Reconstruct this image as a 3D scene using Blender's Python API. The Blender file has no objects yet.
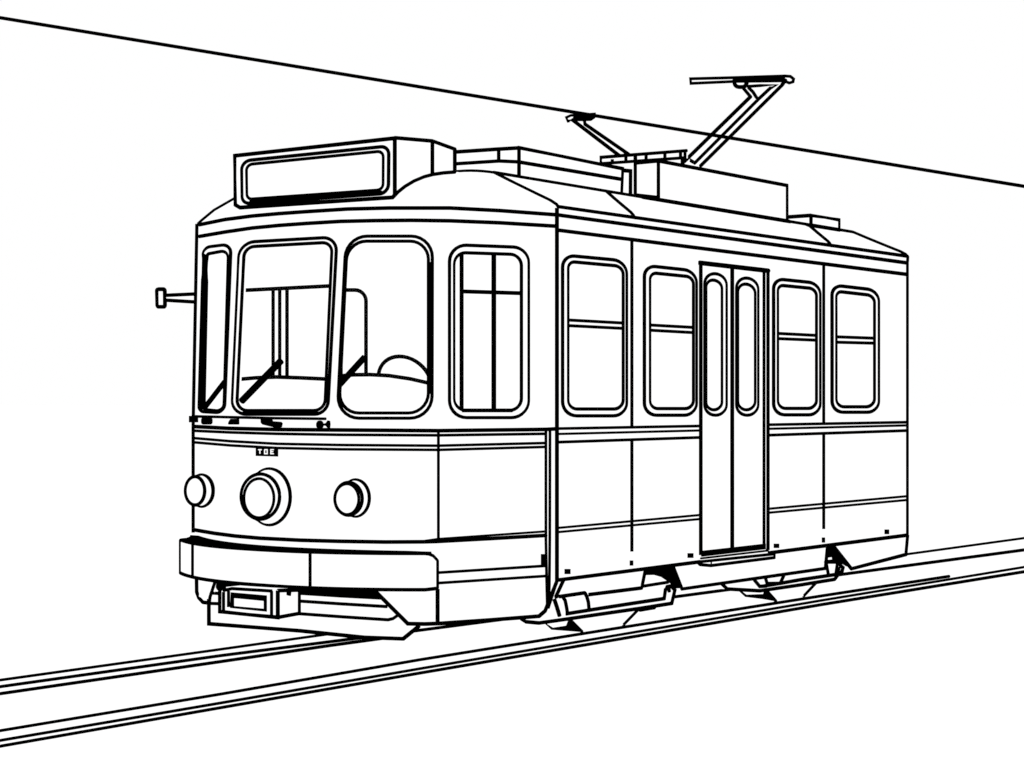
# White tram with black drawn edges on a track: everything is real geometry, edges are thin black beads.
import bpy, math
from mathutils import Vector
from mathutils.geometry import delaunay_2d_cdt, tessellate_polygon

# ------------------------------------------------------------------ frame of reference
# Plan coordinates: t along the track, s across it, h above the eye. World metres = plan * SC.
F = 2002.0; CU, HV = 512.0, 402.6
TH = math.atan(1425.0 / F); CS, SN = math.cos(TH), math.sin(TH)
SC = 1.2; EYE = 1.555; T_REF, S_REF = 12.2, 8.0
RAIL_H = -1.525; GROUND_H = -EYE

def world(p): return Vector(((p[0] - T_REF) * SC, (p[1] - S_REF) * SC, (p[2] + EYE) * SC))
def depth(p): return p[1] * SN + p[0] * CS
def sight(p):
    z = depth(p); return CU + F * (p[0] * SN - p[1] * CS) / z, HV - F * p[2] / z
def on_s(s, u, v):                       # upright plane along the track
    r = (u - CU) / F; t = s * (CS + r * SN) / (SN - r * CS)
    return (t, s, (HV - v) * depth((t, s)) / F)
def on_t(t, u, v):                       # upright plane across the track
    r = (u - CU) / F; s = t * (SN - r * CS) / (CS + r * SN)
    return (t, s, (HV - v) * depth((t, s)) / F)
def on_h(h, u, v):                       # level plane
    z = h * F / (HV - v); x = z * (u - CU) / F
    return (x * SN + z * CS, -x * CS + z * SN, h)
def S(s): return lambda u, v: on_s(s, u, v)
def T(t): return lambda u, v: on_t(t, u, v)
def Hh(h): return lambda u, v: on_h(h, u, v)
def P(fn, pts): return [fn(u, v) for u, v in pts]
def fine(pts, step=5.0):
    out = [pts[0]]
    for a, b in zip(pts, pts[1:]):
        k = max(1, int(math.dist(a, b) / step))
        out += [(a[0] + (b[0] - a[0]) * j / k, a[1] + (b[1] - a[1]) * j / k) for j in range(1, k + 1)]
    return out

# ------------------------------------------------------------------ materials
def mat_paper(name, emit=0.97, base=0.12):
    m = bpy.data.materials.new(name); m.use_nodes = True; n = m.node_tree.nodes; l = m.node_tree.links
    b = n['Principled BSDF']; tx = n.new('ShaderNodeTexNoise'); rp = n.new('ShaderNodeValToRGB')
    tx.inputs['Scale'].default_value = 9.0
    rp.color_ramp.elements[0].color = (base - .04,) * 3 + (1,); rp.color_ramp.elements[1].color = (base,) * 3 + (1,)
    l.new(tx.outputs['Fac'], rp.inputs['Fac']); l.new(rp.outputs['Color'], b.inputs['Base Color'])
    b.inputs['Roughness'].default_value = 1.0; b.inputs['Specular IOR Level'].default_value = 0.0
    b.inputs['Emission Color'].default_value = (1, 1, 1, 1); b.inputs['Emission Strength'].default_value = emit  # added glow keeps the white even where shade would fall
    return m
def mat_ink():
    m = bpy.data.materials.new('black_enamel'); m.use_nodes = True; n = m.node_tree.nodes; l = m.node_tree.links
    n.remove(n['Principled BSDF']); d = n.new('ShaderNodeBsdfDiffuse')
    d.inputs['Color'].default_value = (0.0, 0.0, 0.0, 1)
    l.new(d.outputs[0], n['Material Output'].inputs['Surface']); return m
def mat_glass():
    m = bpy.data.materials.new('clear_glass'); m.use_nodes = True; n = m.node_tree.nodes; l = m.node_tree.links
    n.remove(n['Principled BSDF']); t = n.new('ShaderNodeBsdfTransparent'); g = n.new('ShaderNodeBsdfGlossy')
    g.inputs['Roughness'].default_value = .05
    x = n.new('ShaderNodeMixShader'); x.inputs[0].default_value = .004
    l.new(t.outputs[0], x.inputs[1]); l.new(g.outputs[0], x.inputs[2])
    l.new(x.outputs[0], n['Material Output'].inputs['Surface']); return m
PAPER, INK, GLASS = mat_paper('self_lit_white'), mat_ink(), mat_glass()
GROUND = mat_paper('self_lit_ground', 0.97, .12)  # self-lit as well, so ground under the tram stays white
WHITE, BLACK = 0, 1
COL = bpy.context.scene.collection

# ------------------------------------------------------------------ mesh builder
class MB:
    def __init__(s): s.v = []; s.f = []; s.m = []
    def face(s, idx, m): s.f.append(tuple(idx)); s.m.append(m)
    def add(s, pts): b = len(s.v); s.v += [tuple(p) for p in pts]; return b
    def poly(s, pts, m=WHITE):
        b = s.add(pts)
        for tri in tessellate_polygon([[Vector(p) for p in pts]]): s.face([b + i for i in tri], m)
        return s
    def prism(s, pts, ext, m=WHITE, line=0, close=True):
        back = [tuple(a + c for a, c in zip(p, ext)) for p in pts]
        s.poly(pts, m); s.poly(back, m); n = len(pts); b = s.add(list(pts) + back)
        for i in range(n):
            j = (i + 1) % n; s.face((b + i, b + j, b + n + j, b + n + i), m)
        if line: s.line(pts, line, close)
        return s
    def ring(s, outer, inner, m=WHITE):
        n = len(outer); b = s.add(list(outer) + list(inner))
        for i in range(n):
            j = (i + 1) % n; s.face((b + i, b + j, b + n + j, b + n + i), m)
        return s
    def line(s, pts, w=2.8, close=False, sides=8, m=BLACK):      # round bead of black along an edge
        q = []
        for p in pts:
            p = Vector(p)
            if not q or (p - q[-1]).length > 1e-4: q.append(p)
        if close and (q[0] - q[-1]).length < 1e-4: q.pop()
        n = len(q)
        if n < 2: return s
        rings = []; up = None
        for i in range(n):
            a = q[i - 1] if (i > 0 or close) else None
            c = q[(i + 1) % n] if (i < n - 1 or close) else None
            d1 = (q[i] - a).normalized() if a is not None else None
            d2 = (c - q[i]).normalized() if c is not None else None
            tg = d1 if d2 is None else d2 if d1 is None else (d1 + d2)
            if tg.length < 1e-5: tg = d2
            tg = tg.normalized()
            if up is None: up = tg.orthogonal().normalized()
            up = up - tg * up.dot(tg)
            up = up.normalized() if up.length > 1e-5 else tg.orthogonal().normalized()
            sd = tg.cross(up); r = w * .5 * depth(q[i]) / F
            k = 1.0; ax = None
            if d1 is not None and d2 is not None:
                co = max(.45, d1.dot(tg)); k = 1 / co
                ax = (d2 - d1)
                ax = (ax - tg * ax.dot(tg))
                ax = ax.normalized() if ax.length > 1e-4 else None
            rg = []; r *= 1.43
            for j in range(sides):
                an = 2 * math.pi * j / sides
                o = up * math.cos(an) + sd * math.sin(an)
                if ax is not None: o = o + ax * (o.dot(ax) * (k - 1))
                rg.append(q[i] + o * r)
            rings.append(s.add(rg))
        for i in range(n if close else n - 1):
            a, b = rings[i], rings[(i + 1) % n]
            off = 0
            if close and i == n - 1:
                off = min(range(sides), key=lambda o: (Vector(s.v[a]) - Vector(s.v[b + o])).length)
            for j in range(sides):
                s.face((a + j, a + (j + 1) % sides, b + (j + 1 + off) % sides, b + (j + off) % sides), m)
        if not close:
            s.face([rings[0] + j for j in range(sides)], m); s.face([rings[-1] + j for j in range(sides)], m)
        return s
    def lines(s, fn, groups, w=2.8):
        for g in groups: s.line(P(fn, fine(g) if getattr(fn, 'curved', False) else g), w)
        return s
    def dot(s, fn, u, v, du=2.5, dv=2.5):                         # small black square stud
        s.prism(P(fn, [(u - du, v - dv), (u + du, v - dv), (u + du, v + dv), (u - du, v + dv)]), (0, -.008, 0), BLACK)
        return s
    def build(s, name, parent=None, mats=None, origin=None):
        me = bpy.data.meshes.new(name); o0 = origin or Vector((0, 0, 0))
        me.from_pydata([world(p) - o0 for p in s.v], [], s.f); me.update()
        for mm in (mats or (PAPER, INK)): me.materials.append(mm)
        me.polygons.foreach_set('material_index', s.m)
        o = bpy.data.objects.new(name, me); COL.objects.link(o); o.parent = parent
        if parent is None: o.location = o0
        return o
def tag(o, label=None, cat=None, group=None, kind=None):
    for k, v in (('label', label), ('category', cat), ('group', group), ('kind', kind)):
        if v: o[k] = v
    return o
def mirror(o, parent=None):                                       # the same part on the tram's other flank
    c = o.copy(); COL.objects.link(c); c.parent = parent or o.parent
    if parent is None: c.scale = (1, -1, 1); c.location.y = (FAR - SIDE) * SC
    for ch in list(o.children): mirror(ch, c)
    return c
def rquad(c, r, n=7, k=6):
    """rounded four-cornered outline; c = corners clockwise from top left, r = radius per corner"""
    if not isinstance(r, (list, tuple)): r = [r] * 4
    out = []
    for i in range(4):
        p, a, b = Vector(c[i]), Vector(c[i - 1]), Vector(c[(i + 1) % 4])
        d1, d2 = (a - p).normalized(), (b - p).normalized()
        p1, p2 = p + d1 * r[i], p + d2 * r[i]
        for j in range(n + 1):
            w = j / n                                             # rational quarter arc
            wt = math.cos(math.pi / 4); den = (1 - w) ** 2 + 2 * wt * w * (1 - w) + w * w
            q = (p1 * (1 - w) ** 2 + p * 2 * wt * w * (1 - w) + p2 * w * w) / den
            out.append((q.x, q.y))
        nx = Vector(c[(i + 1) % 4]); e = (nx - p).normalized(); q2 = nx - e * r[(i + 1) % 4]
        for j in range(1, k): q = p2.lerp(q2, j / k); out.append((q.x, q.y))
    return out

# ------------------------------------------------------------------ body plan: right flank, rounded nose, left flank
SIDE = .97; T_CAB, T_MAIN, T_END = 9.143, 10.375, 15.58
FAR = .962                                                        # the far flank sits a touch inboard
def plan_points():
    fr = []
    for j in range(9):
        w = j / 8; a, c, b = (9.143, -.97), (9.10, -.97), (9.06, -.90)
        fr.append(tuple((1 - w) ** 2 * a[i] + 2 * w * (1 - w) * c[i] + w * w * b[i] for i in (0, 1)))
    for j in range(1, 30):
        y = -.9 + 1.8 * j / 30; fr.append((8.79 + .27 * (y / .9) ** 2 + .06 * max(0, y / .9) ** 2, y))
    fr += [(t + .06 * (9.143 - t) / .083, -y) for t, y in fr[8::-1]]
    right = [(T_END - (T_END - T_CAB) * j / 40, -SIDE) for j in range(40)]
    left = [(T_CAB + (T_END - T_CAB) * j / 40, FAR) for j in range(1, 41)]
    fr = [(t, min(y, FAR)) for t, y in fr]
    return right + fr + left
PLAN = plan_points()
ARC = [0.0]
for i in range(1, len(PLAN)): ARC.append(ARC[-1] + math.dist(PLAN[i], PLAN[i - 1]))
NRM = []
for i in range(len(PLAN)):
    a, b = PLAN[max(0, i - 1)], PLAN[min(len(PLAN) - 1, i + 1)]
    d = (b[0] - a[0], b[1] - a[1]); L = math.hypot(*d)
    NRM.append((-d[1] / L, d[0] / L))                             # outward
def clamp(x): return max(0.0, min(1.0, x))
def plan_at(i, h, off=0.0):
    t, y = PLAN[i]; k = .065 * clamp((h + .14) / 1.256) * clamp((10.3 - t) / 1.15) * (1 - .5 * (y / SIDE) ** 2)
    return (t + k + NRM[i][0] * off, S_REF + y + NRM[i][1] * off)
def skin_at(a, h, off=0.0):
    lo, hi = 0, len(ARC) - 1
    while hi - lo > 1:
        m = (lo + hi) // 2
        if ARC[m] <= a: lo = m
        else: hi = m
    w = clamp((a - ARC[lo]) / (ARC[hi] - ARC[lo])); p, q = plan_at(lo, h, off), plan_at(hi, h, off)
    return (p[0] + (q[0] - p[0]) * w, p[1] + (q[1] - p[1]) * w, h)
def skin_find(u, v, off=0.0):
    h = 0.0; r = (u - CU) / F; a = None
    for _ in range(6):
        best = None; near = None
        pts = [plan_at(i, h, off) for i in range(len(PLAN))]
        vals = [(p[0] * SN - p[1] * CS) - r * depth(p) for p in pts]
        for i in range(len(pts) - 1):
            f0, f1 = vals[i], vals[i + 1]
            if f0 * f1 <= 0 and f0 != f1:
                w = f0 / (f0 - f1); z = depth(pts[i]) + (depth(pts[i + 1]) - depth(pts[i])) * w
                if best is None or z < best[0]: best = (z, ARC[i] + (ARC[i + 1] - ARC[i]) * w)
        if best is None:
            i = min(range(len(pts)), key=lambda k: abs(vals[k])); best = (depth(pts[i]), ARC[i])
        a = best[1]; h = (HV - v) * best[0] / F
    return a, h
def skin(off=0.0):
    def f(u, v):
        a, h = skin_find(u, v, off); return skin_at(a, h, off)
    f.curved = True
    return f
SK = skin(.007)
def sil_index(h):
    rng = [i for i in range(len(PLAN)) if PLAN[i][1] > .4 and PLAN[i][0] < 9.6]
    return min(rng, key=lambda i: sight(plan_at(i, h) + (h,))[0])

EAVE_PX = [(199.5, 224.7), (225, 219.5), (252, 216), (279, 213.6), (306.7, 211.6), (347.7, 209), (388.7, 208), (450, 208), (500, 210.6), (556.5, 214.8)]
eave_ah = sorted([skin_find(u, v) for u, v in EAVE_PX])
A_R = ARC[min(range(len(PLAN)), key=lambda i: abs(PLAN[i][0] - T_MAIN) + (PLAN[i][1] > 0) * 9)]
A_TOT = ARC[-1]
H_SIDE = 1.176
def eave_h(a):
    a_right = T_END - T_MAIN
    if a <= a_right: return H_SIDE
    if a >= A_TOT - a_right: return H_SIDE
    pts = [(a_right, H_SIDE)] + [x for x in eave_ah if x[0] > a_right + .02] + [(A_TOT - a_right, H_SIDE)]
    for (x0, y0), (x1, y1) in zip(pts, pts[1:]):
        if x0 <= a <= x1: return y0 + (y1 - y0) * (a - x0) / max(1e-6, x1 - x0)
    return H_SIDE

# ------------------------------------------------------------------ the tram
tram = bpy.data.objects.new('tram', None); COL.objects.link(tram)
tram.location = (0, 0, 0)
tag(tram, 'white single-car tram with black edge lines, double doors and raised pantograph, standing on the track', 'tram')

WIN_L = rquad([(203.5, 247.5), (231, 244), (224.3, 413), (199, 411.5)], [7, 9, 9, 5])
WIN_L_IN = rquad([(207.2, 254), (228.6, 250), (224.0, 411.5), (204.0, 409.5)], [2, 8, 8, 2])
WIN_C = rquad([(239.5, 242.5), (337.0, 237), (327.6, 414.2), (231.8, 414.2)], [15, 14, 13, 14])
WIN_C_IN = rquad([(244.3, 247), (332.3, 242.2), (324.8, 410.6), (236.6, 410.6)], [10, 10, 11, 11])
WIN_R = rquad([(346.2, 236.2), (432.4, 236.2), (432.0, 418.2), (337.2, 418.2)], [21, 21, 22, 22])
WIN_R_IN = rquad([(347.2, 241.2), (428.4, 241.2), (428.4, 413.0), (338.8, 413.0)], [19, 18, 20, 20])
WIN_B = rquad([(449.5, 244.6), (528.4, 247.6), (528.4, 417.6), (449.5, 417.6)], [17, 15, 17, 17])
WIN_B_IN = rquad([(453.8, 252.4), (521.4, 254.6), (521.4, 410.4), (453.8, 410.4)], [12, 11, 12, 12])

def in_poly(x, y, pl):
    c = False; j = len(pl) - 1
    for i in range(len(pl)):
        if (pl[i][1] > y) != (pl[j][1] > y) and x < (pl[j][0] - pl[i][0]) * (y - pl[i][1]) / (pl[j][1] - pl[i][1]) + pl[i][0]: c = not c
        j = i
    return c
holes = [[skin_find(u, v) for u, v in w] for w in (WIN_L_IN, WIN_C_IN, WIN_R_IN, WIN_B_IN)]
# outline of the developed wall
a_mid = A_TOT / 2; a_main = T_END - T_MAIN
low = [(0, -1.11), (a_main, -1.11)]
low += [skin_find(u, v) for u, v in [(556.5, 584), (548.5, 604), (545, 611), (539, 616.3), (439, 623.7), (425, 623.9), (407.8, 623.7)]]
low += [skin_find(375.8, 591.7)]
lw = skin_find(375.8, 591.7)[0]
low += [(lw + .02, -1.03), (A_TOT - lw - .02, -1.03)]
low += [skin_find(u, v) for u, v in [(214.5, 584), (209.5, 603), (203, 602), (197, 594)]]
la = low[-1][0]
low += [(la + .15, -1.16), (A_TOT - a_main, -1.11), (A_TOT, -1.11)]
fix = [low[0]]
for a, h in low[1:]: fix.append((max(a, fix[-1][0] + 1e-3), h))
low = fix
up_ = sorted(set([0, a_main, A_TOT - a_main, A_TOT] + [a for a in ARC if a_main < a < A_TOT - a_main]), reverse=True)
outline = low + [(a, eave_h(a)) for a in up_]
def make_wall(off):
    vs = []; es = []
    def loop(l):
        b = len(vs); vs.extend(Vector(p) for p in l); es.extend((b + i, b + (i + 1) % len(l)) for i in range(len(l)))
    loop(outline)
    for h in holes: loop(h)
    for i, a in enumerate(ARC):
        if a_main + .1 < a < A_TOT - a_main or not i % 5:
            for j in range(26):
                h = -1.3 + 2.5 * j / 26 + .011
                if in_poly(a, h, outline) and not any(in_poly(a, h, q) for q in holes): vs.append(Vector((a, h)))
    r = delaunay_2d_cdt(vs, es, [], 0, 1e-5)
    m = MB(); b = m.add([skin_at(p[0], p[1], off) for p in r[0]])
    for tri in r[2]:
        cx = sum(r[0][i][0] for i in tri) / 3; cy = sum(r[0][i][1] for i in tri) / 3
        if in_poly(cx, cy, outline) and not any(in_poly(cx, cy, q) for q in holes): m.face([b + i for i in tri], WHITE)
    return m

body = make_wall(0.0)
yl, yr = S_REF - SIDE, S_REF + SIDE
body.poly([(T_END, yl, -1.11), (T_END, yr, -1.11), (T_END, yr, H_SIDE), (T_END, yl, H_SIDE)])
body.poly([(10.4, yl + .02, -1.0), (T_END, yl + .02, -1.0), (T_END, yr - .02, -1.0), (10.4, yr - .02, -1.0)])
# left outline of the nose and the upright at the back
hs = [1.13 - .05 * j for j in range(40)]
body.line([plan_at(sil_index(h), h, .010) + (h,) for h in hs], 2.4)
body.line([(T_END, yl, 1.22), (T_END, yl, -1.11)], 3.0)
body.line([(T_END, yr, 1.22), (T_END, yr, -1.11)], 3.0)
body.line([(T_END, yl, -1.11), (T_END, yr, -1.11)], 2.6)
body.lines(SK, [
    [(199.5, 236.4), (225, 232), (252, 228), (279, 225.4), (306.7, 223.4), (340, 221.4), (375, 220.6), (412, 220.3), (450, 220.8), (500, 222.8), (556.5, 226.2)],
    EAVE_PX], 2.8)
body.lines(SK, [[(556.8, 208), (556.8, 230), (556.8, 428), (556.8, 581)]], 3.2)
body.lines(SK, [[(557, 230), (700, 248.2), (907, 274.4)], [(557, 214.8), (907, 262.9)]], 2.8)
# belt lines, nose and cab
body.lines(SK, [
    [(195, 426.6), (230, 428.4), (277, 429.5), (340, 430), (438, 430.7), (546, 429.4), (557, 428.8)],
    [(195, 530), (215, 533.4), (235, 536), (260, 538.2), (300, 540.2), (340, 541.3), (385, 542), (424, 541.8), (438, 541.4), (490, 538.6), (546, 535.4)]], 2.8)
body.lines(SK, [
    [(195, 430.8), (230, 432.4), (277, 433.8), (340, 434.8), (438, 435.3), (546, 433.8)],
    [(438.4, 432), (438.4, 540)], [(439, 572.6), (546, 565.8)], [(439, 583), (546, 576)]], 2.1)
body.lines(SK, [[(424, 541), (438, 539), (546, 531.4)]], 1.7)
body.lines(SK, [[(195, 438.2), (230, 441.2), (277, 443.8), (340, 445), (438, 445.7), (546, 443.0)], [(195, 442.4), (230, 445.4), (277, 448), (340, 449.3), (438, 449.9), (546, 446.9)]], 2.0)
body.lines(SK, [[(437.6, 589), (437.6, 623.5)]], 3.0)
body.lines(SK, [[(545.9, 431), (545.9, 540), (546.6, 580), (547.2, 604)], [(550, 431), (549.8, 540), (549.4, 585), (548.6, 602)]], 2.1)
body.lines(SK, [[(375.8, 591.7), (392, 608), (407.8, 623.7), (425, 624), (439, 623.5), (490, 620), (539, 616.2), (545, 611), (548.5, 602), (556.5, 582)]], 3.0)
body.lines(SK, [[(196.6, 577), (196.8, 592), (199, 598), (203, 602.3), (209, 603)]], 2.8)
# flank lines, broken by the doorway
for a, b in ((557, 700), (768.5, 907)):
    def at(v0, v1): return [(a, v0 + (v1 - v0) * (a - 557) / 350), (b, v0 + (v1 - v0) * (b - 557) / 350)]
    body.lines(SK, [at(428.6, 422.2)], 2.1)
    body.lines(SK, [at(442.2, 430.6)], 2.2)
    body.lines(SK, [at(434.0, 425.4), at(528.0, 496.2), at(532.2, 500)], 1.75)
    body.lines(SK, [at(580.2, 535.2)], 2.8)
body.lines(SK, [[(631.8, 240.6), (631.8, 427)], [(631.8, 441), (631.8, 551.5)], [(823.6, 264), (823.6, 423)], [(823.6, 434), (823.6, 529)]], 2.5)
for u, v, du, dv in ((567, 571.5, 2.6, 2.6), (690, 555.5, 2.6, 2.4), (776, 545.8, 2.4, 2.2), (886.4, 531.8, 2.0, 2.4), (631, 563, 1.4, 2.6), (823, 540, 1.3, 2.6), (543.6, 560, 2.8, 6)):
    body.dot(S(yl - .002), u, v, du, dv)
body.build('body', tram)

liner = make_wall(-.024)
liner.poly([skin_at(a, 1.03, -.024) for a in ARC], WHITE)
liner.poly([skin_at(a, -1.0, -.024) for a in ARC], WHITE)
liner.build('interior_lining', tram)

# ------------------------------------------------------------------ roof
SEC = [(.97, H_SIDE), (.972, 1.214), (.955, 1.235), (.91, 1.262), (.80, 1.312), (.64, 1.386), (.47, 1.467)]
def sag(h, t): return h - .0042 * (t - T_MAIN) * clamp((h - 1.224) / .243)
roof = MB()
prof = [(-y, h) for y, h in SEC] + [(0, 1.474)] + [(y, h) for y, h in SEC[::-1]]
b = roof.add([(T_MAIN, S_REF + y, h) for y, h in prof] + [(T_END, S_REF + y, sag(h, T_END)) for y, h in prof]); n = len(prof)
for i in range(n - 1): roof.face((b + i, b + i + 1, b + n + i + 1, b + n + i), WHITE)
roof.poly([(T_END, S_REF + y, sag(h, T_END)) for y, h in prof])
# domed front
ai = [i for i in range(len(PLAN)) if PLAN[i][0] <= T_MAIN + 1e-6]
cols = []
for a in [a_main] + [ARC[i] for i in ai] + [A_TOT - a_main]:
    e = skin_at(a, eave_h(a)); y = e[1] - S_REF
    d = (T_MAIN - (T_MAIN - e[0]) * .42); dh = 1.467 - .078 * ((T_MAIN - d) / .63) ** 2
    D = (d, S_REF + .47 * max(-1, min(1, y / SIDE)), dh)
    col = []
    k_front = clamp((T_MAIN - e[0]) / 1.2)
    for yy, hh in SEC:
        p = (.97 - yy) / .5; q = (hh - H_SIDE) / (1.467 - H_SIDE)
        qf = 1 - (1 - max(0, p)) ** (.7 + 2.2 * clamp((abs(y) - .6) / .35)); q2 = q + (qf - q) * k_front
        p = max(0, p)
        col.append((e[0] + (D[0] - e[0]) * p, e[1] + (D[1] - e[1]) * p, e[2] + (D[2] - e[2]) * q2))
    cols.append(col)
for c0, c1 in zip(cols, cols[1:]):
    b = roof.add(c0 + c1); m_ = len(c0)
    for j in range(m_ - 1): roof.face((b + j, b + j + 1, b + m_ + j + 1, b + m_ + j), WHITE)
roof.poly([c[-1] for c in cols])
# beads: hip, ribs, deck edge, gutter
UP = .005
def rib(t, lean=0.0, w=2.5, k=0):
    roof.line([(t + lean * max(0, (.97 - y) / .5), S_REF - y - .003, sag(h, t) + UP) for y, h in SEC[k:]], w)
rib(T_MAIN, 0, 2.6, 1); rib(11.27, .43, 2.5, 1); rib(14.155, .60, 2.5, 1); rib(T_END, 0, 2.8)
for sg in (-1, 1):
    roof.line([(T_MAIN, S_REF + sg * .47, 1.467 + UP), (T_END, S_REF + sg * .47, sag(1.467, T_END) + UP)], 3.0)
    roof.line([(T_MAIN, S_REF + sg * .974, 1.226), (T_END, S_REF + sg * .974, 1.226)], 2.6)
roof.line([(12.15, S_REF - .476, sag(1.467, 12.15)), (14.4, S_REF - .476, sag(1.467, 14.4))], 4.4)
roof.line([(c[-1][0], c[-1][1], c[-1][2] + UP) for c in cols], 2.4)
lf = max(range(len(cols)), key=lambda i: -sight(cols[i][0])[0] if cols[i][0][1] > 8.3 else -1e9)
roof.line([(p[0], p[1] + .004, p[2] + .004) for p in cols[lf]], 2.4)
roof.build('roof', tram)

# ------------------------------------------------------------------ windows
def front_window(name, outer, inner, w_out=2.55, w_in=2.5):
    m = MB(); so, si = skin(.012), skin(.010); po, pi = P(so, outer), P(si, inner)
    m.ring(po, pi); m.line(po, w_out, True); m.line(pi, w_in, True)
    m.ring(pi, P(skin(-.02), inner))
    return m, name
for outer, inner, kind in ((WIN_L, WIN_L_IN, 'l'), (WIN_C, WIN_C_IN, 'c'), (WIN_R, WIN_R_IN, 'r'), (WIN_B, WIN_B_IN, 'b')):
    m, nm = front_window('windscreen' if kind != 'b' else 'cab_window', outer, inner)
    fx = skin(.016)
    if kind == 'l':
        m.poly(P(fx, [(202.0, 252), (207.2, 255.5), (206, 330), (204.6, 405), (202.6, 410), (199.0, 407), (200.4, 330)]), BLACK)
    if kind == 'c':
        m.lines(skin(.012), [[(243, 412.4), (320, 412.6)]], 1.5); pass
    if kind == 'r':
        m.lines(skin(.012), [[(430.4, 262), (430.4, 394)]], 1.8)
    if kind == 'b':
        m.lines(skin(.012), [[(461.6, 253), (461.6, 410)]], 3.0); m.lines(skin(.012), [[(493.8, 254), (493.8, 410)]], 3.5)
        m.lines(skin(.012), [[(462, 291.4), (521, 293.2)]], 2.9)
        m.lines(skin(.012), [[(462, 410.4), (512, 410.4)]], 2.8)
    o = m.build(nm, tram)
    g = MB(); pts = P(skin(-.004), inner); ctr = tuple(sum(p[i] for p in pts) / len(pts) for i in range(3))
    gb = g.add(pts)
    # pane follows the curve of the nose: strips between left and right halves of the outline
    nn = len(pts)
    for tri in tessellate_polygon([[Vector((u, -v, 0)) for u, v in inner]]): g.face([gb + i for i in tri], 0)
    g.build('pane', o, (GLASS,))
    if kind == 'b': mirror(o)

def flank_window(outer, ro, inner, ri, mids):
    m = MB(); a, c = P(S(yl - .012), rquad(outer, ro)), P(S(yl - .010), rquad(inner, ri))
    m.ring(a, c); m.line(a, 2.65, True); m.line(c, 2.6, True)
    for q in mids: m.line(P(S(yl - .010), q), 2.3)
    o = m.build('side_window', tram)
    MB().poly(P(S(yl - .005), rquad(inner, ri)), WHITE).build('pane', o)
    return o
WINS = [
    flank_window([(562.6, 255.0), (626.4, 261.0), (626.4, 415.8), (562.6, 415.8)], [12, 13, 13, 14],
                 [(567.8, 261.4), (623.0, 266.4), (623.0, 409.0), (567.8, 409.0)], [7, 8, 9, 9],
                 [[(567.8, 320.0), (623, 323.0)], [(567.8, 325.6), (623, 328.4)]]),
    flank_window([(644.4, 265.4), (696.2, 271.0), (696.2, 415.2), (644.4, 415.2)], [11, 12, 12, 12],
                 [(649.6, 272.6), (693.2, 277.0), (693.2, 408.6), (649.6, 408.6)], [7, 7, 8, 8],
                 [[(649.6, 325.0), (693.2, 327.4)], [(649.6, 330.2), (693.2, 332.6)]]),
    flank_window([(773.6, 278.6), (819.8, 283.4), (819.8, 414.8), (773.6, 414.8)], [10, 11, 11, 11],
                 [(777.4, 285.0), (816.2, 288.8), (816.2, 408.4), (777.4, 408.4)], [6, 7, 8, 8],
                 [[(777.4, 333.4), (816.2, 335.4)], [(777.4, 338.6), (816.2, 340.2)]]),
    flank_window([(832.0, 285.0), (878.4, 290.4), (878.4, 412.2), (832.0, 412.2)], [10, 11, 11, 11],
                 [(835.8, 291.2), (874.2, 295.6), (874.2, 406.8), (835.8, 406.8)], [6, 7, 8, 8],
                 [[(835.8, 336.8), (874.2, 338.2)], [(835.8, 342.2), (874.2, 343.2)]])]
for o in WINS: mirror(o)

# ------------------------------------------------------------------ double door
door = MB()
dq = [(700.6, 262.4), (767.8, 270.6), (767.8, 548.5), (700.6, 556.5)]
door.prism(P(S(yl - .006), dq), (0, .004, 0))
fd = S(yl - .012)
door.lines(fd, [[(700.8, 555), (700.8, 262.6)]], 2.8)
door.lines(fd, [[(699.6, 262.8), (768.4, 270.8)]], 3.5)
door.lines(fd, [[(763.6, 271), (763.6, 549)], [(767.8, 271), (767.8, 550)]], 2.9)
door.prism(P(fd, [(701, 550.8), (764.5, 543.6), (764.5, 549.2), (701, 556.6)]), (0, -.012, 0), BLACK)
do = door.build('door', tram)
for x0, x1, vt0, vt1, ou, inn in ((702.4, 730.4, 264.6, 267.8, (704.4, 726.2, 273.0, 415.2), (705.8, 721.6, 279.4, 409.8)),
                                  (733.2, 763.2, 268.2, 271.6, (736.2, 757.8, 277.4, 415.2), (737.6, 754.8, 283.4, 409.8))):
    l = MB(); pl = S(yl - .010)
    vb = 551.5 - (x0 - 702) * .11
    l.prism(P(pl, [(x0, vt0), (x1, vt1), (x1, vb - 3), (x0, vb)]), (0, .003, 0))
    po = rquad([(ou[0], ou[2]), (ou[1], ou[2] + 1.5), (ou[1], ou[3]), (ou[0], ou[3])], (ou[1] - ou[0]) / 2 * .98)
    pi = rquad([(inn[0], inn[2]), (inn[1], inn[2] + 1.5), (inn[1], inn[3]), (inn[0], inn[3])], (inn[1] - inn[0]) / 2 * .98)
    a, c = P(S(yl - .014), po), P(S(yl - .014), pi)
    l.ring(a, c); l.line(a, 2.5, True); l.line(c, 2.5, True)
    l.poly(P(S(yl - .0125), pi), WHITE)
    l.build('door_leaf', do)
sl = MB(); sl.lines(S(yl - .014), [[(731.8, 267), (731.8, 549)]], 3.6); sl.build('door_seal', do)
mirror(do)
# step under the doorway
st = MB(); fs = S(yl - .06)
sq = [(697.6, 562), (774, 554), (774, 557.6), (711, 565.6), (700, 564.4)]
st.prism(P(fs, sq), (.09, .05, 0)); st.lines(fs, [[(697.6, 562), (774, 554)]], 2.2); st.lines(fs, [[(697.6, 562), (700, 564.6), (711, 565.6), (774, 557.6), (774, 554)]], 2.4)
st.lines(fs, [[(711, 562), (711, 565.6)]], 1.5); st.lines(S(yl - .02), [[(700.8, 558.4), (768, 550.6)]], 1.5)
st.build('door_step', tram)

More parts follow.
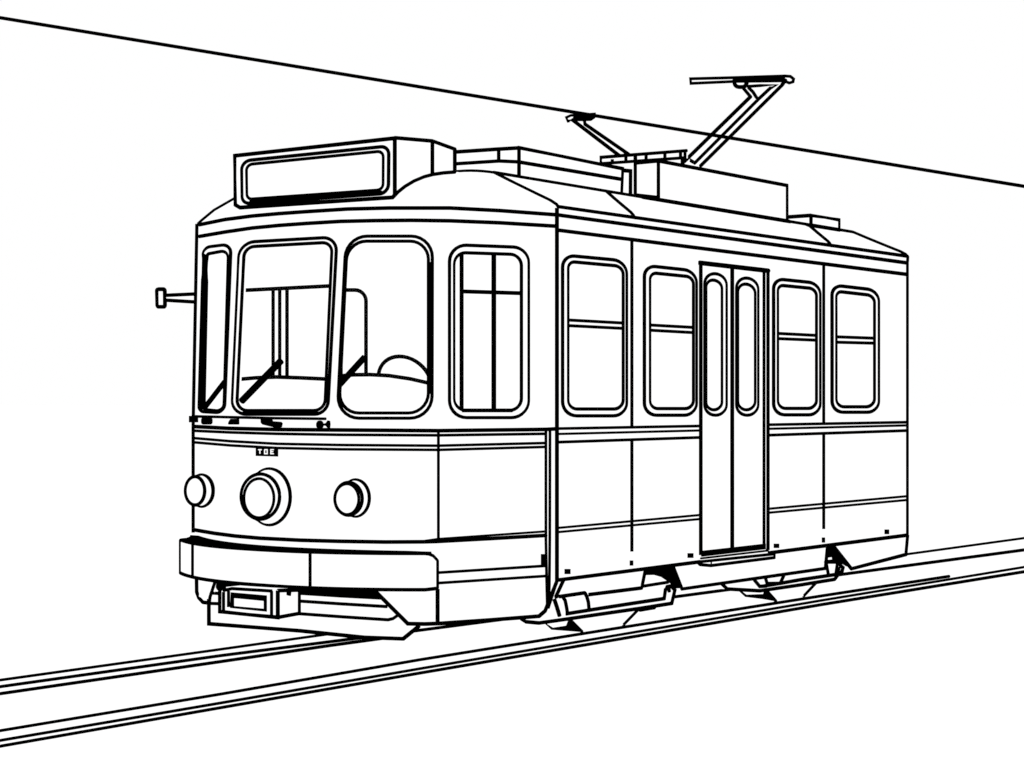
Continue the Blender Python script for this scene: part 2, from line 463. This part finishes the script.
# ------------------------------------------------------------------ destination box and roof equipment
TB = 9.03; s_r = on_t(TB, 394.5, 170)[1]; s_l = on_t(TB, 235.8, 180)[1]
box = MB(); fb = T(TB); fr_ = S(s_r)
front = P(fb, [(235.0, 155.8), (394.8, 138.2), (394.8, 194.8), (392.6, 197.4), (240, 207.6), (235.6, 205.0)])
side_up = P(fr_, [(394.8, 137.8), (432.4, 141), (455, 149.2)])
back_t = side_up[-1][0]
base_h = 1.15
box.poly(front); box.poly(side_up + [(back_t, s_r, base_h), (TB, s_r, base_h)])
lt = [(p[0], s_l, p[2] - (.012 if i == 0 else 0)) for i, p in enumerate(side_up)]
box.poly(lt + [(back_t, s_l, base_h), (TB, s_l, base_h)])
for i in range(2): box.poly([side_up[i], side_up[i + 1], lt[i + 1], lt[i]])
box.poly([side_up[-1], lt[-1], (back_t, s_l, base_h), (back_t, s_r, base_h)])
box.line(front, 3.0, True); box.line(side_up, 2.8)
fr2 = S(s_r - .012)
box.lines(fr2, [[(432.4, 141), (432.4, 175)], [(454.8, 149), (454.8, 172)]], 2.8)
box.lines(fr2, [[(393.5, 196.8), (398, 192), (405, 186.4), (414, 181), (424, 176.8), (433, 174.4), (444, 172.8), (455, 172)]], 2.6)
bo = box.build('destination_box', tram)
pan = MB()
po = rquad([(241.8, 161), (388.8, 146), (388.4, 193.2), (242.4, 203.8)], [9, 8, 9, 7], 6, 2)
pi = rquad([(246.6, 164.6), (383.4, 151), (383.2, 189.8), (247.2, 199.4)], [6, 6, 6, 5], 6, 2)
a, c = P(T(TB - .010), po), P(T(TB - .012), pi)
pan.ring(a, c); pan.poly(c); pan.line(a, 2.7, True); pan.line(c, 2.4, True)
pan.line(P(T(TB - .012), [(250, 201.0), (382, 191.6)]), 1.6)
pan.build('display_panel', bo)

def roof_box(name, t0, side_px, depth_s, lines):
    m = MB(); s0 = S_REF - .47
    pr = P(S(s0 - .004), side_px); m.prism(pr, (0, depth_s, 0))
    for fn, g, w in lines: m.lines(fn, [g], w)
    return m.build(name, tram)
s0 = S_REF - .474
t1 = on_s(s0, 519, 150)[0]
roof_box('ventilation_box', t1, [(519, 148), (622.3, 168.4), (621.2, 193.9), (519, 177.4)], .95, [
    (S(s0), [(519, 177), (519, 147.8), (622.3, 168.6), (621.2, 194)], 2.8), (S(s0), [(519, 162), (621, 179.2)], 2.8),
    (T(t1 - .003), [(519, 147.9), (497, 149.2), (455, 152), (440, 153)], 2.8), (T(t1 - .003), [(519, 161.9), (499, 161), (455.5, 163.8), (440, 164.8)], 2.6),
    (T(t1 - .003), [(498.8, 149), (498.8, 161)], 2.8)])
m = MB(); m.prism(P(S(s0), [(623.4, 170.6), (630.6, 171.2), (630.2, 194.6), (623.2, 193.8)]), (0, .3, 0))
m.lines(S(s0 - .002), [[(623, 170.4), (630.4, 171), (630.2, 194.6)]], 3.0); m.lines(S(s0 - .002), [[(629.8, 172), (629.6, 194)]], 2.4)
m.build('cable_duct', tram)
t2 = on_s(s0, 658.4, 160)[0]
m = MB(); q = P(S(s0), [(658.4, 160.9), (786.6, 185.4), (786.6, 220.6), (658.4, 198)])
sw = on_t(t2, 635.4, 160)[1] - s0
m.prism(q, (0, sw, 0)); m.line(q[:3], 2.8); m.line([q[0], q[3]], 2.6)
m.lines(T(t2), [[(658.4, 160.9), (635.4, 163)], [(635.4, 156), (635.4, 195.5)]], 2.7)
m.lines(T(t2 - .004), [[(635.4, 195.4), (658.4, 198)]], 3.2)
m.build('resistor_box', tram)
t3 = on_s(s0, 811, 220)[0]
m = MB(); q = P(S(s0), [(811, 215.4), (838.8, 219.8), (838.8, 229.6), (811, 225)])
m.prism(q, (0, .62, 0)); m.line(q, 2.6, True); m.lines(S(s0 - .016), [[(806, 225.8), (838.6, 230.4)]], 3.4)
m.lines(T(t3), [[(811, 215.4), (788, 217)]], 2.8); m.build('roof_vent', tram)

# ------------------------------------------------------------------ pantograph
pant = MB(); t4 = 13.0; ft = T(t4)
lad = P(ft, [(601, 157.2), (685, 150.7), (685, 157.7), (601, 163.6)])
pant.prism(lad, (.04, 0, 0)); pant.line(lad, 2.3, True)
pant.line(P(ft, [(601, 157.4), (687, 150.6)]), 2.4)
for u in (612.4, 626.0, 635.2, 646.2, 665.0, 680.6):
    k = (u - 601) / 88; pant.line(P(ft, [(u, 157.2 - 6.8 * k + (3 if u < 620 else 0)), (u, 163.4 - 6.2 * k)]), 2.6)
pant.lines(ft, [[(682.6, 158), (682.6, 164)]], 3.0)
for u in (608, 668):
    c0 = ft(u, 158); pant.prism([(t4, c0[1] - .02, 1.46), (t4, c0[1] + .02, 1.46), (t4, c0[1] + .02, c0[2]), (t4, c0[1] - .02, c0[2])], (.04, 0, 0))
po_ = pant.build('pantograph', tram)
# tall arm: wide strut and slim strut side by side, foot on the roof deck
SA = 8.02
arm = MB(); fa = S(SA)
quad = P(fa, [(684.4, 161.4), (750.4, 96.8), (757.6, 99.6), (695, 161.8)])
arm.prism(quad, (0, .03, 0))
quad2 = P(fa, [(695, 162.4), (770.4, 88), (785, 82.4), (699.6, 166.6)])
arm.prism(quad2, (0, .03, 0))
arm.prism(P(fa, [(684, 161), (700, 166), (702, 178), (688, 178)]), (0, .03, 0))
fa2 = S(SA - .003)
arm.lines(fa2, [[(684, 161.8), (750.6, 96.6)]], 2.8); arm.lines(fa2, [[(690, 160), (694.6, 163), (757.5, 100), (770.4, 88)]], 2.6); arm.lines(fa2, [[(699.6, 166.6), (782, 85), (785.6, 80)]], 2.8)
arm.lines(fa2, [[(743.2, 88), (750.6, 96.8)], [(748.6, 87.6), (753, 92), (757.8, 99.6)]], 2.4); arm.lines(fa2, [[(748, 86.4), (760, 85.6), (777, 84.8), (770.4, 88.4)]], 2.2)
arm.build('arm', po_)
TH_ = on_s(SA, 788, 80)[0]; fh = T(TH_)
hd = MB()
hq = P(fh, [(690.6, 78.8), (735, 77.6), (785, 76), (790.4, 76.4), (793.6, 79), (793, 81.8), (789.4, 83), (784, 80.8), (735, 81.4), (691, 83.4)])
hd.prism(hq, (.05, 0, 0)); hd.line(hq, 2.2, True)
hd.lines(T(TH_ - .003), [[(737, 79.2), (785, 78.2)]], 1.8)
hd.line(P(T(TH_ - .004), rquad([(733.6, 78.4), (747.4, 78.4), (746, 87), (735.4, 87)], 3.5, 4, 2)), 3.0, True)
hd.poly(P(T(TH_ - .002), [(734, 79), (747, 79), (746, 86.5), (736, 86.5)]))
hd.lines(T(TH_ - .006), [[(746.6, 79), (745.6, 87)]], 2.8)
hd.build('collector_head', po_)
SB = 8.18; low_arm = MB(); fl = S(SB)
la_ = P(fl, [(573, 121), (584.6, 121.6), (627, 152.6), (616, 153.4)])
low_arm.prism(la_, (0, .03, 0))
low_arm.lines(S(SB - .003), [[(572.4, 119.8), (619, 155.4)], [(584, 119), (584.6, 124), (628.6, 154.4)]], 2.8)
low_arm.build('arm', po_)
T5 = on_s(SB, 580, 118)[0]; fl2 = T(T5)
lh = MB(); lq = P(fl2, [(566.4, 117.4), (571, 115.4), (594.4, 114), (594, 117.4), (590.8, 119.6), (574, 120), (568, 121.2)])
lh.prism(lq, (.04, 0, 0)); lh.line(lq, 2.0, True)
lh.lines(fl2, [[(574, 117.8), (588, 116.6)]], 2.8); lh.poly(P(T(T5 - .004), [(583, 116), (594, 115), (593, 118.4), (589.8, 120), (583, 119)]), BLACK)
lh.build('collector_head', po_)

# ------------------------------------------------------------------ bumper
def bump(y, h):
    return (8.69 + .33 * (abs(y) / .97) ** 2.2, S_REF + y, h)
BT, BB = -.862, -1.068
ys = [-.97 + 1.94 * j / 48 for j in range(49)]
endr = [(9.13, S_REF - .974), (9.09, S_REF - .974), (9.05, S_REF - .973)]
curve = [e + (0,) for e in endr] + [bump(y, 0) for y in ys] + [(9.055, S_REF + .98, 0), (9.13, S_REF + .985, 0)]
top = [(p[0], p[1], BT - (.045, .016, .004)[i] if i < 3 else BT) for i, p in enumerate(curve)]; bot = [(p[0], p[1], BB) for p in curve]
bm = MB(); b = bm.add(top + bot); n = len(top)
for i in range(n - 1): bm.face((b + i, b + i + 1, b + n + i + 1, b + n + i), WHITE)
def nose_t(y):
    q = [p for p in PLAN if p[0] < 9.2]
    return min(q, key=lambda p: abs(p[1] - y))[0]
def nose_tl(y):
    q = sorted([p for p in PLAN if p[0] < 9.16], key=lambda p: p[1])
    for (t0, y0), (t1, y1) in zip(q, q[1:]):
        if y0 <= y <= y1: return t0 + (t1 - t0) * (y - y0) / max(1e-6, y1 - y0)
    return q[0][0] if y < 0 else q[-1][0]
# black rubber lip slopes up to the body
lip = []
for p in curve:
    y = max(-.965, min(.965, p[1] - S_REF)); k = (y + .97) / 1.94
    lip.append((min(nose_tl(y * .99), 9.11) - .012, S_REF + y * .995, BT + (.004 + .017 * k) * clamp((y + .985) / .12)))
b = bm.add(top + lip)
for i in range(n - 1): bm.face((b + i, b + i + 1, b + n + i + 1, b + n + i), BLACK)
inner_b = [(9.2, p[1] * .94 + S_REF * .06, BB) for p in curve]
b = bm.add(bot + inner_b)
for i in range(n - 1): bm.face((b + i, b + i + 1, b + n + i + 1, b + n + i), WHITE)
bm.line(top, 2.4); bm.line(bot, 2.7); bm.line([top[0], bot[0]], 2.6); bm.line(lip[:-2], 1.6)
bi = min(range(n), key=lambda i: sight(top[i])[0]); bm.line([top[bi], bot[bi]], 2.6)
for uu in (192.7, 312.6):
    i = min(range(6, n - 2), key=lambda k: abs(sight(top[k])[0] - uu) + (depth(top[k]) > 12.75) * 50)
    bm.line([(p[0] - .006, p[1], p[2]) for p in (top[i], bot[i])], 2.3)
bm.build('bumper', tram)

# ------------------------------------------------------------------ under the nose: guard plate, painted recess shade, coupler
TP = 9.0; fp = T(TP); fp2 = T(TP - .005); fp3 = T(TP - .010)
gp = MB()
gp.prism(P(fp, [(209, 623.8), (209, 599), (214.5, 583), (300, 580), (370, 586), (378, 594), (393, 614), (404.5, 626.6), (418.8, 627), (403.2, 638.6), (364, 637.6), (300, 630.6)]), (.03, 0, 0))
gp.lines(skin(.01), [[(214.6, 583), (210, 597), (209.4, 602)]], 2.4)
gp.lines(fp2, [[(209, 599), (209, 623.8), (300, 630.8), (364, 637.4), (403.2, 638.8), (419, 626)]], 3.0)
gp.lines(fp2, [[(300, 630.8), (330, 634), (364, 637.4), (390, 638.4)]], 2.8)
gp.poly(P(fp2, [(214, 584), (215, 578), (300, 582), (380, 586), (386, 600), (340, 597.6), (300, 595), (250, 592.5), (217, 590)]), BLACK)  # flat black patch: recess shadow below the bumper put in as colour
gp.lines(fp2, [[(210, 593), (222, 593.6)], [(209, 603.4), (222, 603.8)], [(292, 600.6), (340, 603.8), (387, 606.6)]], 2.4)
gp.lines(fp2, [[(292, 613.2), (345, 617), (388, 619.8), (393, 618.6), (397, 615.8)]], 2.4)
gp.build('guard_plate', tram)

TC = 8.58; fc = T(TC); fc2 = T(TC - .005); fc3 = T(TC - .01)
cp = MB(); cq = P(fc, [(220, 590), (226, 587), (277.8, 590), (277.8, 617.4), (220, 611.6)])
cp.prism(cq, (.18, 0, 0)); cp.line(P(fc, [(220, 590), (226, 587)]), 2.4); cp.line(P(fc, [(220, 590), (220, 611.6), (277.8, 617.4), (277.8, 590.5)]), 3.0)
s_c = fc(277.8, 600)[1]; fcs = S(s_c)
cp.lines(fcs, [[(277.8, 617.4), (299, 613.4), (299, 590)], [(277.8, 590.6), (299, 590)]], 2.8)
cp.lines(fc2, [[(271.6, 591), (271.6, 616.6)], [(223.6, 592), (223.6, 611)], [(223.6, 590.4), (232, 588.6), (272, 591)], [(228.6, 591), (228.6, 607)]], 2.4)
o1 = P(fc2, [(230.6, 592.2), (267, 595.4), (267, 611.8), (230.0, 608.0)])
i1 = P(fc2, [(234.2, 598.2), (263.6, 601), (263.6, 608.6), (234.2, 606)])
cp.ring(o1, i1, BLACK)
cp.prism(P(fcs, [(286.4, 591.6), (290.2, 592.2), (289.6, 596), (286.4, 595.2)]), (0, -.01, 0), BLACK)
cp.build('coupler', tram)

# ------------------------------------------------------------------ headlights, plate, wipers, fittings
def disc(t, s, h, r, n=36, ky=1.0): return [(t, s + r * ky * math.cos(2 * math.pi * i / n), h + r * math.sin(2 * math.pi * i / n)) for i in range(n)]
def headlight(tb, base, tf, face, lens):
    """base, face, lens: (u, v, half width, half height) of the rings on upright planes tb and tf"""
    def ring(t, e, du=0.0):
        fn = T(t); return [fn(e[0] + e[2] * math.cos(2 * math.pi * i / 40), e[1] + e[3] * math.sin(2 * math.pi * i / 40)) for i in range(40)]
    m = MB(); B, Fr = ring(tb, base), ring(tf, face); Bk = [(p[0] + .16, p[1], p[2]) for p in B]
    m.ring(Bk, B); m.ring(B, Fr); m.line(B, 3.0, True); m.line(Fr, 2.6, True)
    q = [sight(p) for p in B], [sight(p) for p in Fr]
    for i in range(40):
        (u0, v0), (u1, v1) = q[0][i], q[1][i]; dx, dy = u1 - u0, v1 - v0; L = math.hypot(dx, dy) or 1
        sd = [((p[0] - u0) * dy - (p[1] - v0) * dx) / L for p in q[0] + q[1]]
        if max(sd) < .25 or min(sd) > -.25: m.line([B[i], Fr[i]], 2.2)
    o = m.build('headlight', tram)
    le = MB(); le.poly(Fr)
    if lens: li = ring(tf - .004, lens); le.line(li, 2.2, True)
    le.build('lens', o)
headlight(8.755, (269.6, 496.8, 20.4, 27.6), 8.68, (260.4, 496.6, 19.2, 22.6), (259, 498.2, 15.0, 19.6))
headlight(8.815, (355.8, 498, 13.2, 17.8), 8.76, (348.6, 498.8, 13.6, 16.4), (346.8, 499.2, 12.0, 15.4))
headlight(8.925, (201.8, 490.6, 11.2, 15.3), 8.87, (195.1, 490.8, 9.6, 14.2), None)

pl = MB(); fq = skin(.012); fq2 = skin(.018)
pl.prism(P(fq, [(255.6, 446.8), (277.6, 447.6), (277.6, 456.6), (255.6, 456.0)]), (.006, 0, 0), BLACK)
gl = {'T': [[(0, 0), (3, 0)], [(1.5, 0), (1.5, 4)]], 'D': [[(0, 0), (2.6, 0), (2.6, 4), (0, 4), (0, 0)]], 'E': [[(2.8, 0), (0, 0), (0, 4), (2.8, 4)], [(0, 2), (2.2, 2)]]}
for ch, x in zip('TDE', (258.4, 264.6, 270.8)):
    for g in gl[ch]: pl.line(P(fq2, [(x + p[0], 449.6 + p[1] + .1) for p in g]), .8, m=WHITE)
pl.build('number_plate', tram)

def wiper(p0, p1, w, extra=()):
    m = MB(); f = skin(.03); m.line(P(f, [p0, ((p0[0] + p1[0]) / 2, (p0[1] + p1[1]) / 2), p1]), w, sides=10)
    for e in extra: m.line(P(f, e), 2.4)
    m.build('wiper', tram)
wiper((281, 360.8), (241.8, 401), 5.0)
wiper((364.8, 357), (339.6, 384.6), 4.6)
wiper((224.4, 382), (205.2, 407), 3.8)

ft_ = MB(); f0 = skin(.012)
ft_.lines(f0, [[(195, 416.4), (230, 417.2), (275, 418.2), (326, 418.8)]], 2.0)
ft_.build('trim_strip', tram)
def fitting(px_pts, name='nose_fitting'):
    MB().prism(P(skin(.03), px_pts), (.006, 0, 0), BLACK).build(name, tram)
fitting([(194, 415.8), (196, 415.8), (196, 422.4), (194, 422.4)])
m = MB(); m.prism(P(T(9.1), [(188.8, 415.8), (196, 415.8), (196, 422.4), (188.8, 422.4)]), (.02, 0, 0), BLACK); m.build('nose_fitting', tram)
fitting(rquad([(201, 417.4), (212, 417.4), (212, 424.6), (201, 424.6)], 2.4, 4, 2))
fitting([(230.4, 418.8), (238.6, 418.8), (238.8, 424), (238, 424.6), (228.6, 424.6), (227.8, 423.6), (228.6, 421.2)])
fitting([(260.4, 418.4), (271.6, 418.2), (272.4, 421.2), (280.8, 421.8), (282.2, 423.4), (281.4, 427), (279.6, 428), (273.6, 427.4), (262.4, 424.6), (260.6, 422.8)], 'nose_lever')
kn = MB(); kf = skin(.045)
c = kf(319.2, 424.8); kn.poly(disc(c[0], c[1], c[2], .025, 20), BLACK); kn.ring(disc(c[0], c[1], c[2], .025, 20), disc(c[0] + .012, c[1], c[2], .025, 20), BLACK)
kn.prism(P(kf, [(322.8, 423.8), (325.6, 423), (327.4, 420.4), (329.6, 420.8), (330, 424.4), (329.6, 428), (327.4, 428.2), (325.6, 425.8), (322.8, 425.6)]), (.006, 0, 0), BLACK)
kn.build('horn', tram)

# ------------------------------------------------------------------ mirror on the far flank
TM = 9.2; fm = T(TM)
mi = MB(); mq = rquad([(157, 289.2), (164.8, 289.2), (165, 306.8), (157.4, 306.8)], 1.6, 3, 2)
mi.prism(P(fm, mq), (.05, 0, 0)); mi.line(P(fm, mq), 3.0, True); mo = mi.build('wing_mirror', tram)
ma = MB(); ma.prism(P(fm, [(166, 295.4), (200, 293.6), (200, 302.4), (166, 300.2)]), (.03, 0, 0))
ma.lines(fm, [[(166, 295.3), (199, 293.8)], [(166, 300.2), (199, 302.2)]], 2.6); ma.build('mirror_arm', mo)

# ------------------------------------------------------------------ cab interior seen through the windscreens
TD = 9.3
tp = [(228, 380.4), (237.6, 379.4), (256, 377.8), (276.7, 377), (300, 377.8), (325.5, 379), (338, 376.2), (353, 374.8), (370, 374.6), (388.7, 375.6), (410, 378.8), (428.4, 383), (436, 385.6)]
d_ = MB(); d_.prism(P(T(TD), tp + [(436, 426), (228, 426)]), (.02, 0, 0)); d_.lines(T(TD - .004), [tp], 2.8)
d_.build('dashboard', tram)
w_ = MB(); fw = T(TD + .06)
w_.line(P(fw, [(405 + 26 * math.cos(2 * math.pi * i / 40) + 5.5 * math.sin(2 * math.pi * i / 40), 382 + 25.6 * math.sin(2 * math.pi * i / 40)) for i in range(40)]), 2.9, True)
w_.line(P(fw, [(405, 386), (405, 420)]), 3); w_.line(P(fw, [(380, 390), (430, 390)]), 2.4)
w_.build('steering_wheel', tram)
p_ = MB(); fpz = T(9.46)
p_.prism(P(fpz, [(273.2, 290), (286.9, 289), (286.9, 400), (273.2, 400)]), (.05, 0, 0))
p_.lines(T(9.455), [[(238, 290.6), (345, 285.2)]], 2.8); p_.lines(T(9.455), [[(273.2, 290), (273.2, 400)], [(279.8, 290), (279.8, 400)], [(287, 289), (287, 400)]], 2.6)
p_.build('cab_partition', tram)
se = MB(); fz = T(9.8); sq_ = rquad([(334, 290), (366, 290), (366, 420), (334, 420)], [6, 11, 1, 1], 6, 2)
se.prism(P(fz, sq_), (.06, 0, 0)); se.line(P(T(9.795), rquad([(341, 290), (366, 290), (366, 420), (341, 420)], [1, 11, 1, 1], 6, 2)[:40]), 2.8)
a0 = fz(334, 420); a1 = fz(366, 420)
se.prism([(9.55, a1[1], -.35), (9.85, a1[1], -.35), (9.85, a0[1], -.35), (9.55, a0[1], -.35)], (0, 0, .06))
se.prism([(9.66, S_REF + .2, -.99), (9.74, S_REF + .2, -.99), (9.74, S_REF + .28, -.99), (9.66, S_REF + .28, -.99)], (0, 0, .66))
se.build('driver_seat', tram)

# ------------------------------------------------------------------ running gear on the near flank, repeated on the far flank
def gear(name, mb):
    o = mb.build(name, tram); return o
SP = yl + .04; fsp = S(SP); fsl = S(SP - .006)
sk1 = MB(); sk1.prism(P(fsp, [(563.5, 576), (645.6, 566), (641.6, 588), (584, 594.6), (555.7, 597.4)]), (0, .004, 0))
sk1.lines(fsl, [[(645.4, 569), (641.6, 588), (588, 594.6)], [(563.6, 580), (555.8, 596.8)], [(555.8, 597), (584.6, 592.8)]], 2.7)
sk1.lines(S(yl), [[(556.9, 580), (547.8, 608)]], 2.8)
sk1.lines(S(yl - .004), [[(554.4, 599.6), (556.6, 606), (559.6, 616)]], 3.0)
gear('skirt_panel', sk1)
sk2 = MB(); sk2.prism(P(fsp, [(672.4, 563), (827.6, 543), (825.4, 568.4), (682, 589)]), (0, .004, 0))
sk2.lines(S(yl + .01), [[(673, 566), (682, 589), (725, 582.8), (825.4, 568.4), (827.6, 546)]], 2.5); gear('skirt_panel', sk2)
sk3 = MB(); sk3.prism(P(fsp, [(832.8, 543), (907.4, 532), (905.6, 554.6), (851.4, 568.8)]), (0, .004, 0))
sk3.lines(fsl, [[(833.4, 546), (851.4, 568.8), (905.6, 554.6), (907.4, 535)]], 2.7); gear('skirt_panel', sk3)
# dark wheel arches
ar = MB(); fa_ = S(SP + .03)
ar.poly(P(fa_, [(645, 566), (677, 560), (686, 588), (675, 588.5), (668.5, 582), (661, 577), (654, 575), (644, 575.2)]), BLACK)
ar.lines(S(yl + .012), [[(641.6, 586.4), (668, 582.2)]], 2.4); gear('wheel_arch', ar)
ar = MB(); ar.poly(P(fa_, [(827, 544), (836, 542), (855, 568), (846, 566.4), (839, 562), (825.6, 562)]), BLACK)
ar.poly(P(S(SP + .026), [(827.6, 557.8), (831.6, 557.2), (832, 559.4), (827.6, 559.8)]), WHITE); gear('wheel_arch', ar)
# axle beams
SBm = yl + .02; fbm = S(SBm); fbl = S(SBm - .006)
be = MB()
be.prism(P(fbm, [(559.6, 596.8), (584, 593.2), (668, 581.5), (674.8, 588), (672, 603.6), (640, 608.8), (600, 614.4), (560.5, 620.2), (539, 623), (526, 621.6), (521.5, 619), (548, 612)]), (0, .12, 0))
be.lines(fbl, [[(559.6, 596.6), (584.8, 592.8)], [(562.6, 596.6), (565, 600.4), (566.2, 606), (567.4, 613.4)], [(566.2, 613.8), (600, 608.4), (640, 602.2), (664, 598.6), (665.4, 588.6)],
               [(589, 594.6), (641.6, 588)], [(584.8, 592.8), (586.8, 597), (588.2, 602), (588.9, 609.4)],
               [(521.5, 619), (526, 621.8), (539, 623), (560.5, 620), (600, 614.2), (640, 608.4), (671.6, 603.4), (674.8, 590), (671, 586), (667, 586.8), (665.6, 590)],
               [(668.6, 587.4), (669.2, 592)]], 2.8)
gear('axle_beam', be)
be = MB()
be.prism(P(fbm, [(722, 584), (825.4, 568.4), (827, 562), (837, 562), (836, 575), (836.8, 577), (834.6, 580), (760, 591.2), (727, 589.2)]), (0, .12, 0))
be.lines(fbl, [[(722, 584), (727.2, 589), (760, 590.8), (800, 585), (834.4, 579.4), (836.6, 576.6), (835, 574.6), (800, 579.8), (781, 583.2), (764, 586)],
               [(754, 579.6), (759.6, 586.4), (766, 586)], [(765, 577), (767, 583.6), (780, 583.4), (783.6, 575.6)], 
               [(825.8, 562), (828, 573.6)], [(837.4, 562), (835.6, 574)], [(825.6, 562), (838, 562)],
               [(840.4, 565.4), (843, 567.6), (841.6, 573), (838.6, 574)], [(838.8, 567), (838, 573)]], 2.7)
gear('axle_beam', be)
# wheels: flat-sided rims that show below the beams
SW = 7.26; fwh = S(SW)
def wheel(pts, patches):
    c3 = P(fwh, pts); lo, hi = c3[0], c3[-1]
    r = abs(hi[0] - lo[0]) / 2 + .02; ct = (hi[0] + lo[0]) / 2; hc = (lo[2] + hi[2]) / 2
    up = [(ct + r * math.cos(math.pi * j / 12), SW, hc + .06 + .8 * r * math.sin(math.pi * j / 12)) for j in range(13)]
    m = MB(); m.prism(c3 + up, (0, .1, 0)); m.line(c3[:3], 2.4); m.line(c3[3:], 2.4)
    for q in patches: m.poly(P(S(SW - .003), q), BLACK)
    return gear('wheel', m)
wheels = [
    wheel([(566, 616), (569.4, 619), (582, 631.6), (623, 625), (637, 610.6), (640, 608)],
      [[(544.6, 623.6), (546.6, 623.6), (553, 627.6), (566, 625.6), (568, 620.4), (571, 620.4), (583, 632.2), (551.4, 629.8)], [(636.6, 610.4), (657.4, 606.4), (655.2, 609.4), (640, 612)]]),
    wheel([(762, 587), (766, 590), (775.8, 601), (803.4, 596), (816, 582.6), (818, 581)],
      [[(736.2, 588.8), (738.6, 588.8), (746.6, 594.6), (763, 594), (764, 590.6), (767.4, 591.2), (777.2, 601.6), (762, 599), (745.2, 597)]])]
for o in wheels: mirror(o)
for ct in (11.05, 14.0):
    m = MB(); m.ring(disc_ := [(ct + .05 * math.cos(i * math.pi / 6), 7.3, -1.2 + .05 * math.sin(i * math.pi / 6)) for i in range(12)], [(p[0], 8.7, p[2]) for p in disc_]); m.build('axle', tram)

# ------------------------------------------------------------------ track, ground, contact wire
def run(h, px, k0=.35, k1=.6):            # bend-free sampling of one rail edge on the rail-top plane, carried past both ends
    q = [Vector(on_h(h, u, v + .7)) for u, v in px]
    if k0: q.insert(0, q[0] - (q[1] - q[0]).normalized() * (q[-1] - q[0]).length * k0)
    if k1: q.append(q[-1] + (q[-1] - q[0]).normalized() * (q[-1] - q[0]).length * k1)
    return q
def strip(m, la, lb, w):
    n = len(la) - 1
    bb = m.add([tuple(p) for p in la + lb])
    for i in range(n): m.face((bb + i, bb + i + 1, bb + n + 2 + i, bb + n + 1 + i), WHITE)
    for e in (la, lb):
        bb = m.add([tuple(p) for p in e] + [(p[0], p[1], GROUND_H) for p in e])
        for i in range(n): m.face((bb + i, bb + i + 1, bb + n + 2 + i, bb + n + 1 + i), WHITE)
    for e in (la, lb): m.line([(p[0], p[1], p[2] + .006) for p in e], w)
def bead(px, w, k1):
    m = MB(); m.line(run(RAIL_H + .004, [(u, v + .2) for u, v in px], .35, k1), w); return m
rl = MB(); strip(rl, run(RAIL_H, [(0, 741.2), (220, 703.7), (420, 669.2), (824, 600.4), (1024, 567.4)]), run(RAIL_H, [(0, 746.9), (220, 708.3), (420, 673.4), (824, 604.3), (1024, 571.7)]), 2.4)
r1 = rl.build('rail', None); tag(r1, 'nearer rail of the track, passing under the door side of the tram', 'rail', 'rails of the tram track')
bead([(0, 729.8), (220, 693.3), (420, 658.8), (620, 626.8), (824, 594.6), (949, 575.4)], 2.3, 0).build('guard_strip', r1)
rl = MB(); strip(rl, run(RAIL_H, [(0, 680.7), (220, 649.9), (420, 621.6), (674, 586.6), (1024, 538.4)]), run(RAIL_H, [(0, 687.1), (220, 656), (420, 630.4), (674, 597), (1024, 549.8)]), 2.4)
r2 = rl.build('rail', None); tag(r2, 'farther rail of the track, passing under the far side of the tram', 'rail', 'rails of the tram track')
bead([(0, 692.8), (220, 660.8), (330, 644.6), (390, 636.4)], 2.5, 0).build('guard_strip', r2)

wr = MB(); pq = run(2.085, [(0, 17), (1024, 185.6)], .35, .8); a, b = pq[0], pq[-1]
wr.line([a.lerp(b, j / 30) for j in range(31)], 2.6)
tag(wr.build('contact_wire', None), 'single black overhead wire stretched across above the tram roof', 'overhead wire')

gm = bpy.data.meshes.new('ground'); R = 900
gm.from_pydata([(-R, -R, 0), (R, -R, 0), (R, R, 0), (-R, R, 0)], [], [(0, 1, 2, 3)]); gm.materials.append(GROUND)
go = bpy.data.objects.new('ground', gm); COL.objects.link(go); tag(go, 'plain white ground around the track', None, None, 'structure')

# ------------------------------------------------------------------ light, camera
sc = bpy.context.scene
wd = bpy.data.worlds.new('World'); sc.world = wd; wd.use_nodes = True
bg = wd.node_tree.nodes['Background']; bg.inputs[0].default_value = (1, 1, 1, 1); bg.inputs[1].default_value = 1.0
sun = bpy.data.lights.new('sun', 'SUN'); sun.energy = 0.5; sun.angle = math.radians(15); sun.color = (1, .99, .97)
so = bpy.data.objects.new('sun', sun); COL.objects.link(so); so.rotation_euler = (math.radians(48), 0, math.radians(-40))
cam = bpy.data.cameras.new('camera'); co = bpy.data.objects.new('camera', cam); COL.objects.link(co)
co.location = world((0, 0, 0)); co.rotation_euler = (math.radians(90), 0, -math.atan2(CS, SN))
cam.sensor_width = 36; cam.lens = F / 1024 * 36; cam.shift_y = (HV - 384) / 1024; cam.clip_end = 3000; cam.clip_start = .1
sc.camera = co
sc.view_settings.view_transform = 'Standard'; sc.view_settings.look = 'None'; sc.view_settings.exposure = 0
sc.cycles.transparent_max_bounces = 16
